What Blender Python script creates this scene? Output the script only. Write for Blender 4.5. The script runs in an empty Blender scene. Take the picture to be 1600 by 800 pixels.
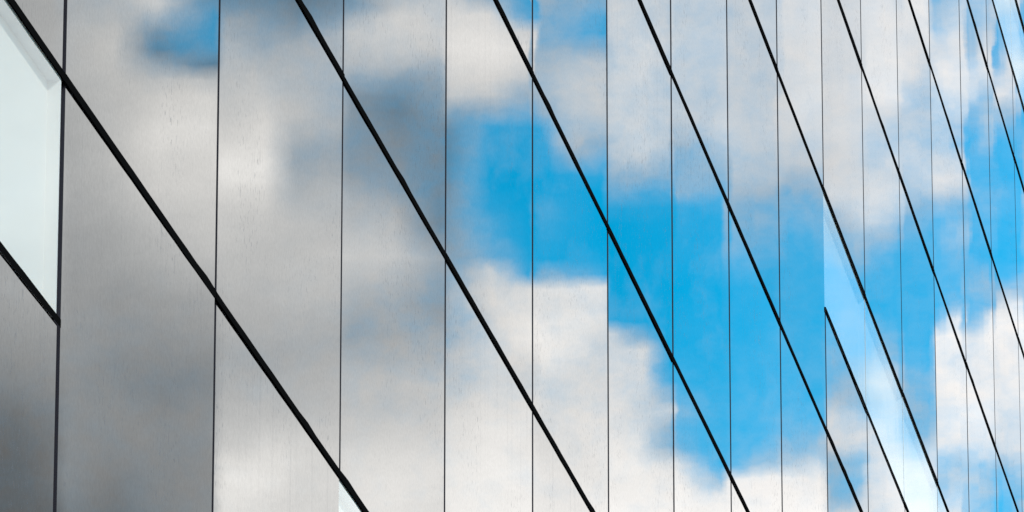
import bpy, bmesh, math, random
from mathutils import Matrix, Vector

random.seed(7)
sc = bpy.context.scene
COL = sc.collection

# ------------------------------------------------------------------ camera and survey of the facade
F_PX = 10744.92                       # 242 mm lens on a 36 mm sensor, in pixels of a 1600 px wide frame
PW, PH = 2.4, 1.6409495               # nominal width and height of one facade cell
GZ = 7.216                            # height of the facade's zero row above the ground
RX = Vector((9.86938733e-01, 1.61095011e-01, 5.78868845e-04))     # camera right, in the world
RD = Vector((-4.77826603e-02, 2.96165370e-01, -9.53940714e-01))   # camera down
RF = Vector((-1.53846530e-01, 9.41453382e-01, 2.99994631e-01))    # camera forward
CAM = Vector((4.85141482, -20.66844977, -5.61596285 + GZ))

cd = bpy.data.cameras.new('camera')
cam = bpy.data.objects.new('camera', cd)
COL.objects.link(cam)
cd.sensor_width = 36.0
cd.lens = F_PX / 1600 * 36.0
cd.clip_start, cd.clip_end = 0.5, 6000
m = Matrix((RX, -RD, -RF)).transposed().to_4x4()
m.translation = CAM
cam.matrix_world = m
sc.camera = cam

COLU = {0: -0.0079, 1: 1.0101, 2: 2.0149, 3: 3.0146, 4: 4.0068, 5: 4.9997, 6: 5.9915, 7: 6.9807, 8: 7.9771,
        9: 8.9795, 10: 9.9785, 11: 10.9797, 12: 11.9856, 13: 13.0191, 14: 14.0351, 15: 15.0454}
ROWV = {0.5: 0.4931, 1: 1.0031, 2: 2.0039, 3: 3.0007, 4: 3.9929, 4.5: 4.4944, 5: 4.9882, 6: 6.0006, 7: 7.0111,
        8: 8.0133, 8.5: 8.5116, 9: 9.0157}
def ucol(i): return (COLU[i] if i in COLU else (i + 0.045 if i > 15 else i)) * PW
def vrow(j): return (-0.06 if j == 0 else ROWV[j] if j in ROWV else (j + 0.015 if j > 9 else j)) * PH + GZ
I0, I1 = -8, 26                       # the facade's columns
J0, J1 = -4, 16                       # and rows; a plinth stands below

# slight facet of each column of cladding, in pixels of mirrored sky (the facade bows a few mm per panel)
SHIFT = {-1: -35, 0: -35, 1: -21, 2: -13, 3: -1, 4: -11, 5: 17, 6: 11, 7: 5, 8: 1, 9: 19, 10: 15, 11: 11,
         12: 25, 13: 19, 14: 13, 15: 9}
def yaw(i):
    s = SHIFT[max(-1, min(15, i))]
    return 0.5 * s / F_PX / math.cos(math.radians(17.3))
YAWSIGN = 1

# ------------------------------------------------------------------ node helpers
class G:
    def __init__(self, tree):
        self.t = tree; self.n = tree.nodes; self.l = tree.links
    def new(self, typ, **kw):
        x = self.n.new(typ)
        for k, v in kw.items(): setattr(x, k, v)
        return x
    def put(self, sock, v):
        if isinstance(v, bpy.types.NodeSocket): self.l.new(v, sock)
        else: sock.default_value = v
    def math(self, op, a, b=None, c=None, clamp=False):
        x = self.new('ShaderNodeMath', operation=op, use_clamp=clamp)
        for s, v in zip(x.inputs, (a, b, c)):
            if v is not None: self.put(s, v)
        return x.outputs[0]
    def vmath(self, op, a, b=None, out=0):
        x = self.new('ShaderNodeVectorMath', operation=op)
        self.put(x.inputs[0], a)
        if b is not None: self.put(x.inputs[1], b)
        return x.outputs[out]
    def dot(self, a, b): return self.vmath('DOT_PRODUCT', a, b, 1)
    def mix(self, fac, a, b, blend='MIX', clamp=True):
        x = self.new('ShaderNodeMix', data_type='RGBA', blend_type=blend, clamp_factor=clamp)
        self.put(x.inputs[0], fac); self.put(x.inputs[6], a); self.put(x.inputs[7], b)
        return x.outputs[2]
    def noise(self, vec, scale, detail=3.0, rough=0.5, out=0):
        x = self.new('ShaderNodeTexNoise')
        self.put(x.inputs['Vector'], vec)
        x.inputs['Scale'].default_value = scale; x.inputs['Detail'].default_value = detail
        x.inputs['Roughness'].default_value = rough
        return x.outputs[out]
    def sstep(self, v, a, b, lo=0.0, hi=1.0):
        x = self.new('ShaderNodeMapRange', interpolation_type='SMOOTHSTEP')
        self.put(x.inputs[0], v)
        for k, q in zip((1, 2, 3, 4), (a, b, lo, hi)): x.inputs[k].default_value = q
        return x.outputs[0]
    def comb(self, x, y, z):
        c = self.new('ShaderNodeCombineXYZ')
        for s, v in zip(c.inputs, (x, y, z)): self.put(s, v)
        return c.outputs[0]

def s2l(v):
    v /= 255.0
    return v / 12.92 if v <= 0.04045 else ((v + 0.055) / 1.055) ** 2.4

# ------------------------------------------------------------------ sky: Nishita and the clouds that stand in it
STRENGTH = 0.15
SUN_EL, SUN_AZ = math.radians(32), math.radians(128)     # azimuth from +Y towards +X
R0, R1 = 0.25, 0.67                                      # mirror coating of the cladding: face on, and gained towards grazing
WHITE = 1.85                                             # radiance of a fully bright cloud
BLUE_B = 1.40                                            # radiance of the clear sky in blue

# cloud survey: for stations along the mirrored sky, (height, red, blue) as the clouds show there
T = {
-1: {20: [(0,165,160),(300,175,178),(450,165,162),(550,150,150),(650,115,125),(800,95,105)],
     80: [(0,170,165),(300,180,180),(450,170,168),(550,155,155),(650,130,138),(800,110,120)]},
0: {105: [(0,165,180),(50,178,182),(100,175,178),(200,170,170),(300,168,165),(400,158,155),(500,155,157),(560,150,155),(650,148,155),(720,150,155),(800,135,145)],
    180: [(0,170,185),(60,190,190),(150,188,185),(250,190,185),(330,175,172),(420,160,158),(500,150,155),(580,140,150),(650,150,155),(720,145,150),(800,125,138)],
    250: [(0,195,205),(30,150,190),(60,90,170),(85,90,165),(110,180,190),(150,205,200),(210,215,207),(300,200,195),(380,180,178),(450,165,163),(520,150,155),(600,138,148),(670,148,153),(740,150,155),(800,145,153)],
    330: [(0,70,165),(40,50,155),(80,60,160),(105,90,165),(115,175,190),(150,205,200),(200,220,210),(250,210,205),(300,205,200),(400,190,188),(460,175,172),(520,160,160),(600,140,150),(680,155,160),(800,155,160)]},
1: {348: [(0,110,165),(40,150,185),(90,180,195),(150,190,195),(200,205,205),(260,235,230),(330,205,203),(450,185,182),(560,165,168),(650,185,183),(700,200,198),(740,232,215),(760,225,215),(800,222,215)],
    410: [(0,110,165),(40,140,180),(100,175,190),(180,210,208),(260,235,228),(300,215,212),(380,195,193),(480,180,180),(580,165,172),(650,190,190),(740,230,215),(800,220,212)],
    465: [(0,95,155),(30,110,165),(80,165,190),(170,190,200),(215,165,185),(240,150,178),(290,170,185),(350,195,195),(430,190,192),(560,170,175),(640,185,187),(720,215,208),(800,215,210)],
    525: [(0,110,165),(50,165,195),(130,170,195),(200,165,190),(240,150,180),(300,180,190),(400,195,195),(520,175,180),(600,180,182),(680,205,203),(800,215,210)]},
2: {545: [(0,120,175),(40,190,205),(100,170,195),(150,130,170),(260,130,165),(330,170,185),(400,195,197),(460,165,180),(520,150,172),(580,175,185),(650,195,197),(740,220,215),(800,225,218)],
    615: [(0,180,200),(30,215,215),(90,190,205),(130,130,175),(165,95,160),(220,120,165),(300,135,172),(350,180,190),(400,195,197),(470,160,178),(530,155,175),(600,185,192),(680,205,203),(760,228,220),(800,228,220)],
    690: [(0,190,210),(60,205,212),(110,150,190),(200,115,170),(280,110,168),(350,110,165),(400,150,180),(470,135,170),(550,165,185),(600,195,200),(700,215,210),(800,228,220)]},
3: {703: [(0,200,212),(30,225,218),(100,222,215),(150,190,205),(190,100,180),(260,90,175),(330,120,185),(400,130,190),(460,170,200),(520,150,195),(600,190,205),(680,225,222),(800,238,230)],
    765: [(0,150,200),(20,215,218),(80,230,222),(140,215,215),(180,130,195),(215,40,170),(300,30,175),(350,90,185),(395,70,180),(412,200,215),(460,215,222),(530,195,212),(600,205,215),(680,232,228),(800,240,232)],
    825: [(0,60,160),(30,90,175),(45,200,210),(90,225,215),(130,190,205),(180,90,185),(220,20,165),(310,20,165),(390,30,175),(425,60,185),(440,215,222),(520,235,232),(590,200,215),(650,225,225),(720,235,230),(800,240,232)]},
4: {840: [(0,150,200),(40,110,190),(80,150,200),(140,165,205),(190,130,195),(215,20,160),(300,30,170),(330,90,190),(400,40,180),(420,80,190),(435,220,225),(480,215,225),(540,235,235),(600,210,222),(660,215,220),(740,235,230),(800,240,235)],
    895: [(0,130,195),(40,100,190),(75,130,200),(110,185,210),(180,185,210),(240,150,200),(280,50,175),(330,40,175),(400,40,180),(425,100,195),(435,235,238),(465,200,220),(490,225,230),(540,215,225),(620,205,218),(700,220,222),(760,235,232),(800,240,235)],
    943: [(0,120,195),(40,50,170),(65,70,180),(85,180,210),(140,190,212),(200,175,208),(240,110,190),(290,20,165),(400,20,170),(425,50,185),(437,235,240),(460,195,220),(480,215,228),(540,200,218),(620,205,218),(720,230,230),(800,240,235)]},
5: {955: [(0,190,212),(100,190,215),(200,190,215),(260,165,208),(300,110,195),(340,20,165),(450,20,170),(500,40,185),(515,180,215),(530,205,220),(600,205,220),(680,220,225),(720,235,235),(800,242,238)],
    1000: [(0,195,215),(100,195,217),(220,190,218),(270,150,205),(310,60,180),(360,25,170),(500,25,175),(525,120,200),(545,205,222),(650,205,220),(720,230,232),(760,238,235),(800,242,238)],
    1045: [(0,190,212),(200,180,215),(250,155,210),(290,110,195),(330,30,170),(500,25,175),(590,40,185),(620,130,205),(650,190,220),(690,100,200),(720,200,222),(800,240,238)]},
6: {1058: [(0,180,210),(180,180,210),(240,130,195),(270,110,195),(300,130,200),(330,60,180),(450,25,170),(590,60,195),(640,115,205),(690,80,195),(720,200,222),(800,240,238)],
    1130: [(0,185,210),(200,185,212),(260,160,205),(300,100,195),(340,50,180),(420,25,170),(620,65,195),(690,75,200),(740,80,205),(760,210,225),(800,238,236)]},
7: {1145: [(0,185,212),(200,190,215),(290,165,210),(340,140,205),(400,100,195),(450,50,180),(600,65,195),(690,80,200),(725,90,200),(745,225,228),(800,240,236)],
    1210: [(0,185,212),(200,190,215),(280,170,210),(330,110,195),(390,110,200),(440,50,180),(600,75,195),(690,85,200),(720,130,205),(745,225,230),(800,240,236)]},
8: {1225: [(0,200,215),(150,205,215),(250,190,212),(300,120,195),(360,90,185),(420,70,185),(600,80,195),(690,100,205),(720,150,210),(750,230,232),(800,240,236)],
    1283: [(0,205,217),(150,208,217),(270,180,210),(310,130,200),(380,90,190),(430,60,185),(550,75,195),(650,85,200),(710,170,215),(740,230,232),(800,240,236)]},
9: {1295: [(0,205,217),(200,208,218),(300,205,217),(350,150,205),(420,90,195),(490,90,190),(600,130,200),(650,200,220),(690,205,220),(740,110,195),(770,140,205),(800,200,222)],
    1345: [(0,210,220),(200,212,220),(310,205,218),(370,160,210),(430,110,195),(540,100,195),(640,160,208),(655,210,222),(690,210,220),(740,110,195),(770,150,205),(800,200,222)]},
10: {1358: [(0,210,222),(80,225,228),(150,225,228),(230,190,218),(280,215,225),(350,195,220),(400,110,200),(480,80,190),(540,120,205),(590,200,225),(620,150,210),(680,220,228),(740,200,222),(800,205,222)],
     1402: [(0,215,225),(80,230,230),(150,225,228),(210,170,215),(260,205,222),(340,190,220),(400,80,195),(480,70,190),(540,110,200),(600,200,225),(680,190,225),(740,235,238),(800,235,238)]},
11: {1413: [(0,225,228),(100,225,228),(180,180,215),(240,200,222),(300,170,215),(340,130,205),(400,80,195),(560,90,200),(620,150,210),(660,120,205),(720,200,228),(800,240,242)],
     1453: [(0,228,230),(60,228,230),(150,165,215),(220,180,220),(290,200,225),(350,100,200),(400,90,200),(530,70,190),(600,110,200),(660,130,205),(720,225,235),(800,242,244)]},
12: {1465: [(0,120,210),(40,170,222),(100,225,232),(150,190,225),(220,180,222),(270,225,232),(310,200,225),(350,90,200),(400,90,200),(480,70,195),(515,110,205),(525,225,235),(620,225,235),(700,215,230),(740,140,215),(800,200,228)],
     1503: [(0,200,228),(60,225,232),(140,225,232),(200,160,220),(280,215,230),(330,110,205),(370,170,220),(440,90,205),(475,140,215),(490,235,240),(600,235,240),(680,225,235),(720,150,215),(800,220,232)]},
13: {1516: [(0,170,218),(60,130,212),(100,190,225),(140,225,232),(170,130,215),(240,70,200),(300,100,210),(400,80,205),(440,160,220),(490,80,205),(520,190,228),(540,235,240),(660,235,240),(720,170,220),(800,170,220)],
     1548: [(0,170,218),(60,215,230),(120,225,232),(150,150,215),(220,160,220),(260,80,205),(330,120,215),(400,70,200),(440,140,215),(475,120,210),(490,235,242),(650,238,242),(710,200,230),(740,130,212),(800,150,215)]},
14: {1558: [(0,190,222),(50,90,205),(95,70,200),(120,190,225),(150,220,230),(190,110,210),(240,60,200),(300,110,212),(400,60,200),(440,80,205),(470,190,228),(480,240,244),(600,238,242),(700,215,234),(740,100,205),(800,80,200)],
     1590: [(0,210,228),(60,180,222),(100,220,230),(140,215,230),(180,140,215),(240,70,200),(330,80,205),(400,60,200),(445,120,212),(465,235,242),(600,240,244),(700,225,236),(760,160,218),(800,120,210)]},
15: {1600: [(0,120,210),(50,90,205),(100,210,228),(170,80,200),(300,150,218),(400,90,205),(480,180,225),(520,230,240),(800,200,230)]},
}
YSTEP = 25
ROWS = list(range(0, 801, YSTEP))

def refl_at(x):
    """Share of the sky the cladding mirrors at this station (Schlick)."""
    d = (RF + RX * ((x - 800) / F_PX)).normalized()
    c = abs(d.x)
    return R0 + R1 * (1 - c) ** 5

def survey(pts, y):
    for (y0, r0, b0), (y1, r1, b1) in zip(pts, pts[1:]):
        if y <= y1:
            t = max(0, (y - y0) / (y1 - y0))
            return r0 + (r1 - r0) * t, b0 + (b1 - b0) * t
    return pts[-1][1:]

def cloud_at(x, pts, y):
    rs, bs = survey(pts, y)
    dk = 1.02 - 0.12 * min(1, max(0, (y - 350) / 450)) if x < 341 else 1.035 if 950 < x < 1290 else 1.0
    r, b = rs * dk, bs * dk * (1.07 if x > 1340 and rs < 200 else 1.03 if x > 1340 else 1.01 if x > 950 else 1.0)
    k = refl_at(x)
    r, b = s2l(r) / k, s2l(b) / k
    d = min(1.0, max(0.0, 1 - (b - r) / BLUE_B))
    br = min(1.0, max(0.15, r / max(d, 0.12) / WHITE))
    lo, hi = (50, 80) if x < 735 else (90, 150)
    t = min(1.0, max(0.0, (rs - lo) / (hi - lo), (50 - bs + rs) / 20))               # thin veils: bright, only sparse
    d2 = max(0.0, r - 0.012) / (0.62 * WHITE)
    return d2 + (d - d2) * t, 0.62 + (br - 0.62) * t

stations = []
for c, st in T.items():
    for x, pts in st.items():
        stations.append((x + SHIFT[c], x, pts))
for q in range(1, len(stations)):     # keep the stations in order
    stations[q] = (max(stations[q][0], stations[q - 1][0] + 4),) + stations[q][1:]
SPLIT = 1060                          # between the two halves of the survey

w = bpy.data.worlds.new('World'); sc.world = w; w.use_nodes = True
g = G(w.node_tree); g.n.clear()
out = g.new('ShaderNodeOutputWorld'); bg = g.new('ShaderNodeBackground')
bg.inputs['Strength'].default_value = STRENGTH
g.l.new(bg.outputs[0], out.inputs[0])
sky = g.new('ShaderNodeTexSky', sky_type='NISHITA', sun_disc=False)
sky.sun_elevation, sky.sun_rotation = SUN_EL, SUN_AZ
sky.altitude = 200; sky.air_density = 1.0; sky.dust_density = 0.3; sky.ozone_density = 2.0
hs = g.new('ShaderNodeHueSaturation')
HS = hs.inputs
HS['Hue'].default_value = 0.478; HS['Saturation'].default_value = 1.97; HS['Value'].default_value = 2.0
g.l.new(sky.outputs[0], HS['Color'])
D = g.new('ShaderNodeTexCoord').outputs['Generated']
mx = lambda v: (-v.x, v.y, v.z)       # the direction a view ray leaves the facade in
fw = g.math('MAXIMUM', g.dot(D, mx(RF)), 1e-4)
X0 = g.math('MULTIPLY_ADD', g.math('DIVIDE', g.dot(D, mx(RX)), fw), F_PX, 800)
Y0 = g.math('MULTIPLY_ADD', g.math('DIVIDE', g.dot(D, mx(RD)), fw), F_PX, 400)
P = g.comb(X0, Y0, 0.0)
def warp(scale, amp):
    n = g.noise(P, scale, 3, 0.55, out=1)
    return g.vmath('MULTIPLY', g.vmath('SUBTRACT', n, (0.5, 0.5, 0.5)), (amp, amp, 0))
PW_ = g.vmath('ADD', P, g.vmath('ADD', warp(1 / 130, 34), g.vmath('ADD', warp(1 / 38, 14), warp(1 / 15, 6))))
sep = g.new('ShaderNodeSeparateXYZ'); g.l.new(PW_, sep.inputs[0])
X, Y = sep.outputs[0], sep.outputs[1]
xs = [s[0] for s in stations]
halves = [[s for s in stations if s[0] < SPLIT], [s for s in stations if s[0] >= SPLIT]]
halves[0].append(halves[1][0])
rng = [(h[0][0] - 2, h[-1][0] + 2) for h in halves]
fx = []
for a, b in rng:
    fx.append(g.math('MULTIPLY_ADD', X, 1 / (b - a), -a / (b - a), clamp=True))
side = g.math('GREATER_THAN', X, rng[1][0] + 2)
res = None
for k, y in enumerate(ROWS):
    rr = []
    for h, (a, b), f in zip(halves, rng, fx):
        r = g.new('ShaderNodeValToRGB'); cr = r.color_ramp; cr.interpolation = 'LINEAR'
        vals = [((s[0] - a) / (b - a),) + cloud_at(s[1], s[2], y) for s in h]
        cr.elements[0].position, cr.elements[1].position = vals[0][0], vals[-1][0]
        cr.elements[0].color = (vals[0][1], vals[0][2], 0, 1)
        cr.elements[1].color = (vals[-1][1], vals[-1][2], 0, 1)
        for p, d_, b_ in vals[1:-1]:
            e = cr.elements.new(p); e.color = (d_, b_, 0, 1)
        g.l.new(f, r.inputs[0]); rr.append(r.outputs[0])
    row = g.mix(side, rr[0], rr[1])
    if res is None: res = row
    else:
        fac = g.math('MULTIPLY_ADD', Y, 1 / YSTEP, -ROWS[k - 1] / YSTEP, clamp=True)
        res = g.mix(fac, res, row)
sp = g.new('ShaderNodeSeparateColor'); g.l.new(res, sp.inputs[0])
dens, bri = sp.outputs[0], sp.outputs[1]
# wisps: fine structure, strongest on the cloud edges
fb = g.math('SUBTRACT', g.noise(PW_, 1 / 52, 7, 0.64), 0.5)
ragged = g.math('ADD', g.sstep(Y, 390, 480, 0.18, 0.48), g.math('MULTIPLY', g.sstep(X, 1360, 1480), 0.2))   # the low cloud is the most broken
ragged = g.math('MULTIPLY', ragged, g.sstep(X, 420, 700, 0.35, 1.0))
edge = g.math('MULTIPLY', dens, g.math('SUBTRACT', 1.0, dens))
dens = g.math('MULTIPLY_ADD', fb, g.math('MULTIPLY_ADD', edge, 2.8, g.math('MULTIPLY', dens, ragged)), dens, clamp=True)
dens = g.mix(0.12, dens, g.sstep(dens, 0.08, 0.92))
veil = g.sstep(g.noise(g.vmath('MULTIPLY', PW_, (1.0, 0.6, 1)), 1 / 85, 5, 0.6), 0.42, 0.8, 0.0, 0.16)
dens = g.math('MAXIMUM', dens, veil)
fb2 = g.math('SUBTRACT', g.noise(g.vmath('MULTIPLY', PW_, (0.75, 1.25, 1)), 1 / 120, 6, 0.58), 0.5)
bri = g.math('MULTIPLY', bri, g.math('MULTIPLY_ADD', fb2, 0.30, 1.0))
# the rest of the sky: broken cumulus everywhere else
sd = g.new('ShaderNodeSeparateXYZ'); g.l.new(D, sd.inputs[0])
hz = g.math('ADD', g.math('MAXIMUM', sd.outputs[2], 0.0), 0.12)
Q = g.comb(g.math('DIVIDE', sd.outputs[0], hz), g.math('DIVIDE', sd.outputs[1], hz), 1.7)
n1 = g.noise(Q, 1.9, 9, 0.56)
dg = g.sstep(n1, 0.46, 0.62)
bgn = g.sstep(g.noise(Q, 3.1, 7, 0.55), 0.25, 0.7, 0.55, 0.95)
inx = g.math('MULTIPLY', g.sstep(X0, -260, -150), g.sstep(X0, 1800, 1900, 1.0, 0.0))
iny = g.math('MULTIPLY', g.sstep(Y0, -110, -20), g.sstep(Y0, 830, 930, 1.0, 0.0))
fwd = g.math('GREATER_THAN', g.dot(D, mx(RF)), 0.5)
msk = g.math('MULTIPLY', g.math('MULTIPLY', inx, iny), fwd)
lerp = lambda f, a, b: g.math('MULTIPLY_ADD', g.math('SUBTRACT', b, a), f, a)
dens = lerp(msk, dg, dens); bri = lerp(msk, bgn, bri)
tint = g.mix(g.sstep(bri, 0.30, 0.85), (0.965, 0.985, 1.01, 1), (1.0, 0.975, 0.955, 1))   # shaded cloud is lit by blue sky
cl = g.vmath('SCALE', tint)
cl_node = cl.node
g.l.new(g.math('MULTIPLY', bri, WHITE / STRENGTH), cl_node.inputs['Scale'])
final = g.mix(dens, hs.outputs[0], cl)
g.l.new(final, bg.inputs['Color'])

sd_ = bpy.data.lights.new('sun', 'SUN'); sun = bpy.data.objects.new('sun', sd_); COL.objects.link(sun)
sd_.energy = 4.2; sd_.angle = math.radians(0.53); sd_.color = (1.0, 0.95, 0.88)
sv = Vector((math.cos(SUN_EL) * math.sin(SUN_AZ), math.cos(SUN_EL) * math.cos(SUN_AZ), math.sin(SUN_EL)))
sun.rotation_euler = (-sv).to_track_quat('-Z', 'Y').to_euler()
sun.location = (30, -30, 60)

# ------------------------------------------------------------------ materials
def mat(name):
    x = bpy.data.materials.new(name); x.use_nodes = True
    x.node_tree.nodes.clear()
    k = G(x.node_tree); o = k.new('ShaderNodeOutputMaterial')
    return x, k, o
def plain(name, col, rough=0.6, scale=3.0, var=0.25):
    x, k, o = mat(name)
    b = k.new('ShaderNodeBsdfPrincipled')
    co = k.new('ShaderNodeTexCoord').outputs['Object']
    n = k.noise(co, scale, 6, 0.6)
    c2 = tuple(c * (1 - var) for c in col)
    k.l.new(k.mix(n, (*c2, 1), (*col, 1)), b.inputs['Base Color'])
    b.inputs['Roughness'].default_value = rough
    k.l.new(b.outputs[0], o.inputs[0])
    return x

def cladding():
    """Mirror-coated cladding, very slightly wavy, with rain streaks and specks of dirt."""
    x, k, o = mat('mirror_cladding')
    tc = k.new('ShaderNodeTexCoord').outputs['Object']
    oi = k.new('ShaderNodeObjectInfo')
    rnd = oi.outputs['Random']
    off = k.comb(k.math('MULTIPLY', rnd, 37.0), k.math('MULTIPLY', rnd, 91.0), k.math('MULTIPLY', rnd, 53.0))
    co = k.vmath('ADD', tc, off)
    b = k.new('ShaderNodeBsdfGlossy'); b.inputs['Roughness'].default_value = 0.007
    # coating: gains towards grazing, a small difference in tone from panel to panel, faint mottling
    lw = k.new('ShaderNodeLayerWeight'); lw.inputs[0].default_value = 0.5
    tone = k.math('MULTIPLY_ADD', k.math('POWER', lw.outputs['Facing'], 5.0), R1, R0)
    tone = k.math('MULTIPLY', tone, k.math('MULTIPLY_ADD', rnd, 0.09, 0.955))
    mot = k.math('MULTIPLY_ADD', k.math('SUBTRACT', k.noise(co, 60, 3, 0.7), 0.5), 0.30, 1.0)
    tone = k.math('MULTIPLY', tone, mot)
    col = k.new('ShaderNodeCombineColor')
    gz = k.math('POWER', lw.outputs['Facing'], 5.0)
    for s, q in zip(col.inputs, (0.98, 1.0, 0.97)):      # faint green of the glass, gone towards grazing
        k.l.new(k.math('MULTIPLY', tone, k.math('MULTIPLY_ADD', gz, 1.55 * (1 - q), q), clamp=True), s)
    k.l.new(col.outputs[0], b.inputs['Color'])
    # waviness
    wv = k.noise(k.vmath('MULTIPLY', co, (1, 1.0, 0.55)), 1.3, 1, 0.4)
    bu = k.new('ShaderNodeBump'); bu.inputs['Strength'].default_value = 1.0
    bu.inputs['Distance'].default_value = 0.00016
    k.l.new(wv, bu.inputs['Height'])
    k.l.new(bu.outputs[0], b.inputs['Normal'])
    # dirt
    sp1 = k.sstep(k.noise(k.vmath('MULTIPLY', co, (1, 1, 0.6)), 48, 2, 0.5), 0.60, 0.68)
    patch = k.sstep(k.noise(co, 1.3, 2, 0.5), 0.45, 0.65)
    st = k.sstep(k.noise(k.vmath('MULTIPLY', co, (1, 14, 0.5)), 1.5, 4, 0.6), 0.5, 0.8)
    ge = k.new('ShaderNodeSeparateXYZ'); k.l.new(k.new('ShaderNodeTexCoord').outputs['Generated'], ge.inputs[0])
    run = k.sstep(k.noise(k.vmath('MULTIPLY', co, (1, 9, 0.25)), 2.2, 4, 0.65), 0.52, 0.78)     # rain runs below the joint
    run = k.math('MULTIPLY', run, k.sstep(ge.outputs[2], 0.35, 1.0))
    film = k.math('ADD', k.math('ADD', k.math('MULTIPLY', st, 0.03), k.math('MULTIPLY', run, 0.15)), k.math('MULTIPLY', k.math('MULTIPLY', sp1, patch), 0.32))
    df = k.new('ShaderNodeBsdfDiffuse'); df.inputs['Color'].default_value = (0.10, 0.10, 0.11, 1)
    ms = k.new('ShaderNodeMixShader')
    k.l.new(film, ms.inputs[0]); k.l.new(b.outputs[0], ms.inputs[1]); k.l.new(df.outputs[0], ms.inputs[2])
    k.l.new(ms.outputs[0], o.inputs[0])
    return x
def glass():
    x, k, o = mat('clear_window_glass')
    tr = k.new('ShaderNodeBsdfTransparent'); tr.inputs[0].default_value = (0.93, 0.95, 0.92, 1)
    lw = k.new('ShaderNodeLayerWeight'); lw.inputs[0].default_value = 0.5     # coated double glazing: dims towards grazing
    dim = k.math('MULTIPLY_ADD', k.math('POWER', lw.outputs['Facing'], 4.0), -0.75, 1.0)
    cc = k.new('ShaderNodeCombineColor')
    for sk, q in zip(cc.inputs, (0.95, 0.97, 0.94)): k.l.new(k.math('MULTIPLY', dim, q), sk)
    k.l.new(cc.outputs[0], tr.inputs[0])
    gl = k.new('ShaderNodeBsdfGlossy'); gl.inputs['Roughness'].default_value = 0.02
    gl.inputs[0].default_value = (0.90, 0.97, 0.99, 1)
    fr = k.math('MULTIPLY_ADD', k.math('POWER', lw.outputs['Facing'], 4.0), 0.85, 0.15)
    co = k.new('ShaderNodeTexCoord').outputs['Object']
    bu = k.new('ShaderNodeBump'); bu.inputs['Distance'].default_value = 0.00015
    k.l.new(k.noise(co, 1.4, 2, 0.5), bu.inputs['Height'])
    k.l.new(bu.outputs[0], gl.inputs['Normal'])
    ms = k.new('ShaderNodeMixShader')
    k.l.new(fr, ms.inputs[0]); k.l.new(tr.outputs[0], ms.inputs[1]); k.l.new(gl.outputs[0], ms.inputs[2])
    k.l.new(ms.outputs[0], o.inputs[0])
    return x

M_CLAD = cladding()
M_GLASS = glass()
M_EDGE = plain('dark_panel_edge', (0.010, 0.008, 0.014), 0.5, 8)
M_JOINT = plain('black_joint_gasket', (0.004, 0.004, 0.004), 1.0, 20)
for nn in M_JOINT.node_tree.nodes:
    if nn.type == 'BSDF_PRINCIPLED': nn.inputs['Specular IOR Level'].default_value = 0.0
M_WHITE = plain('white_window_reveal', (0.66, 0.66, 0.65), 0.5, 6, 0.05)
M_FRAME = plain('grey_window_frame', (0.10, 0.10, 0.13), 0.6, 6, 0.1)
M_BLIND = plain('white_roller_blind', (0.66, 0.65, 0.62), 0.8, 4, 0.04)
M_CONC = plain('grey_wall_render', (0.32, 0.32, 0.31), 0.85, 2)
M_ROOF = plain('grey_roof_membrane', (0.22, 0.22, 0.22), 0.9, 2)
M_PAVE = plain('grey_paving', (0.46, 0.45, 0.43), 0.85, 1.5)  # kept pale so that it throws light up at the window soffits
M_GROUND = plain('asphalt_ground', (0.06, 0.06, 0.06), 0.9, 0.8)

# ------------------------------------------------------------------ mesh helpers
def box(bm, x0, x1, y0, y1, z0, z1, mi=0, skip=()):
    v = [bm.verts.new((x, y, z)) for x in (x0, x1) for y in (y0, y1) for z in (z0, z1)]
    fs = {'-x': (0, 1, 3, 2), '+x': (4, 6, 7, 5), '-y': (0, 4, 5, 1), '+y': (2, 3, 7, 6), '-z': (0, 2, 6, 4), '+z': (1, 5, 7, 3)}
    for kx, idx in fs.items():
        if kx in skip: continue
        f = bm.faces.new([v[q] for q in idx]); f.material_index = mi if not isinstance(mi, dict) else mi.get(kx, 0)
def obj(name, bm, mats, parent=None, loc=(0, 0, 0), rz=0.0):
    me = bpy.data.meshes.new(name); bm.to_mesh(me); bm.free()
    for q in mats: me.materials.append(q)
    o = bpy.data.objects.new(name, me); COL.objects.link(o)
    o.location = loc; o.rotation_euler = (0, 0, rz)
    if parent: o.parent = parent
    return o

# ------------------------------------------------------------------ ground
bm = bmesh.new(); box(bm, -2500, 2500, -2500, 2500, -0.5, 0.0)
o = obj('ground', bm, [M_GROUND]); o['kind'] = 'structure'
bm = bmesh.new(); box(bm, 0.42, 30.0, ucol(I0) - 30, ucol(I1) + 30, 0.0, 0.13)  # out of view; widened to bounce light up into the window reveals
o = obj('pavement', bm, [M_PAVE]); o['kind'] = 'structure'

# ------------------------------------------------------------------ the building
bld = bpy.data.objects.new('glass_building', None); COL.objects.link(bld)
bld['label'] = 'office building clad in mirror panels with black joints, reflecting blue sky and clouds'
bld['category'] = 'building'
Y_A, Y_B = ucol(I0), ucol(I1)
Z_A, Z_B = vrow(J0), vrow(J1)
bm = bmesh.new(); box(bm, -18, -0.12, Y_A, Y_B, 0, Z_B - 0.02); obj('wall', bm, [M_CONC], bld)
bm = bmesh.new(); box(bm, -0.118, -0.11, Y_A, Y_B, Z_A, Z_B - 0.02); obj('joint_backing', bm, [M_JOINT], bld)
bm = bmesh.new(); box(bm, -0.117, 0.02, Y_A, Y_B, 0, Z_A - 0.02); obj('plinth', bm, [M_CONC], bld)
bm = bmesh.new(); box(bm, -18.1, 0.06, Y_A - 0.1, Y_B + 0.1, Z_B, Z_B + 0.35); obj('roof', bm, [M_ROOF], bld)

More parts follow.
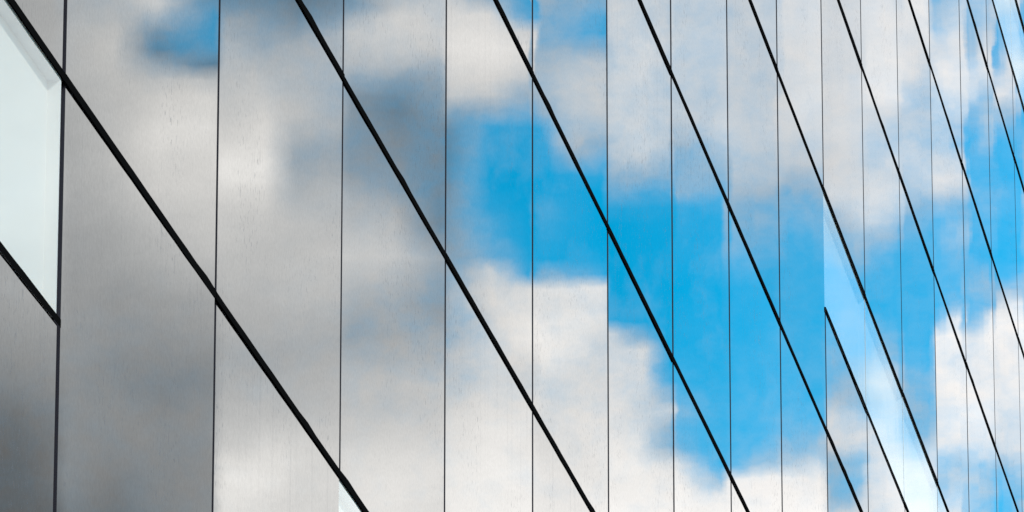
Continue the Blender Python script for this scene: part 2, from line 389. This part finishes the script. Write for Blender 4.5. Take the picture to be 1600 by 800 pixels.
GAP = 0.0132
JOINT = {0: 0.035, 1: 0.025, 2: 0.021, 3: 0.020, 4: 0.022, 5: 0.021, 6: 0.020, 7: 0.022, 8: 0.026, 9: 0.021}   # half widths of the upright joints
def half(i): return JOINT.get(i, 0.016 if i > 9 else 0.022) + (0.002 if 2 < i < 10 else 0)
WIN = {(0, -3), (0, -2), (0, -1)} | {(0, i) for i in range(2, 9)} | {(4, i) for i in range(9, 18)} | {(8, i) for i in range(14, 22)}

def project(X, Y, Z):
    d = Vector((X, Y, Z)) - CAM
    z = d.dot(RF)
    if z < 1: return (-9e9, -9e9)
    return 800 + F_PX * d.dot(RX) / z, 400 + F_PX * d.dot(RD) / z
def near_frame(i, ja, jb):
    y0, y1, z0, z1 = ucol(i), ucol(i + 1), vrow(ja), vrow(jb)
    for a in range(13):
        for b in range(13):
            p = project(0, y0 + (y1 - y0) * a / 12, z0 + (z1 - z0) * b / 12)
            if -120 < p[0] < 1720 and -120 < p[1] < 920: return True
    return False

def panel_bm(wd, ht):
    bm = bmesh.new()
    box(bm, -0.04, 0.0, -wd / 2, wd / 2, -ht / 2, ht / 2, {'+x': 0, '-x': 1, '-y': 1, '+y': 1, '-z': 1, '+z': 1})
    return bm
rest = bmesh.new()
count = 0
def panel(i, ja, jb):
    global count
    y0, y1, z0, z1 = ucol(i) + half(i), ucol(i + 1) - half(i + 1), vrow(ja) + GAP, vrow(jb) - GAP
    if not near_frame(i, ja, jb):
        bm2 = rest
        box(bm2, -0.04, 0.0, y0, y1, z0, z1, {'+x': 0, '-x': 1, '-y': 1, '+y': 1, '-z': 1, '+z': 1})
        return
    count += 1
    obj('glass_panel', panel_bm(y1 - y0, z1 - z0), [M_CLAD, M_EDGE], bld,
        (0, (y0 + y1) / 2, (z0 + z1) / 2), YAWSIGN * yaw(i) + random.uniform(-1, 1) * 0.0001)
def window(i, ja, jb):
    y0, y1, z0, z1 = ucol(i) - half(i) + 0.004, ucol(i + 1) - (half(i + 1) if (ja - 0.5, i + 1) not in WIN else 0.012), vrow(ja) + GAP, vrow(jb) - GAP
    yc, zc = (y0 + y1) / 2, (z0 + z1) / 2
    wd, ht = (y1 - y0) / 2, (z1 - z0) / 2
    bm = bmesh.new(); t = 0.012; dp = -0.047
    box(bm, dp, 0, -wd, -wd + t, -ht, ht, {'-y': 1}); box(bm, dp, 0, wd - t, wd, -ht, ht)
    box(bm, dp, 0, -wd + t, wd - t, -ht, -ht + t); box(bm, dp, 0, -wd + t, wd - t, ht - t, ht)
    f = obj('window', bm, [M_WHITE, M_FRAME], bld, (-0.003, yc, zc), YAWSIGN * yaw(i))
    f['label'] = 'bright half-height window strip with white inside'
    bm = bmesh.new(); box(bm, -0.046, -0.042, -wd + t, wd - t, -ht + t, ht - t); obj('blind', bm, [M_BLIND], f)
    bm = bmesh.new()
    v = [bm.verts.new((0.001, a, b)) for a, b in ((-wd, -ht), (wd, -ht), (wd, ht), (-wd, ht))]
    bm.faces.new(v); obj('pane', bm, [M_GLASS], f)

for i in range(I0, I1):
    for j in range(J0, J1):
        if (j, i) in WIN:
            panel(i, j, j + 0.5); window(i, j + 0.5, j + 1)
        else: panel(i, j, j + 1)
o = obj('distant_glass_panels', rest, [M_CLAD, M_EDGE], bld); o['kind'] = 'stuff'
print('PANELS', count)

# black gaskets in the level joints, laid cell by cell with slightly uneven edges
def gasket(v, i0, i1):
    bm = bmesh.new()
    for i in range(i0, i1):
        y0, y1 = ucol(i) - 0.006, ucol(i + 1) + 0.006
        n = 14; jo = random.uniform(-0.003, 0.003); hw = random.uniform(0.0140, 0.0160)
        rows = []
        for q in range(n + 1):
            y = y0 + (y1 - y0) * q / n
            a = hw + random.uniform(-0.0012, 0.0012) + (0.006 if random.random() < 0.03 else 0)
            b = hw + random.uniform(-0.0012, 0.0012)
            xx = 0.0045 + 0.0015 * (i % 2)
            rows.append([bm.verts.new(p) for p in ((xx, y, v + jo - b), (xx, y, v + jo + a), (-0.02, y, v + jo + a), (-0.02, y, v + jo - b))])
        for r0, r1 in zip(rows, rows[1:]):
            for e in range(3):
                bm.faces.new((r0[e], r1[e], r1[e + 1], r0[e + 1]))
    bm.normal_update()
    obj('joint_gasket', bm, [M_JOINT], bld)
for j in range(0, 10): gasket(vrow(j), -4, 19)
gasket(vrow(0.5), -3, 0); gasket(vrow(0.5), 2, 9); gasket(vrow(4.5), 9, 18); gasket(vrow(8.5), 14, 19)

# ------------------------------------------------------------------ render settings
sc.render.engine = 'CYCLES'
sc.view_settings.view_transform = 'Standard'
sc.view_settings.look = 'None'
sc.view_settings.exposure = 0.0
sc.view_settings.gamma = 1.0
sc.view_settings.use_curve_mapping = False
sc.cycles.max_bounces = 8
sc.cycles.use_denoising = True
sc.cycles.denoising_input_passes = 'RGB_ALBEDO_NORMAL'
sc.cycles.denoising_prefilter = 'ACCURATE'
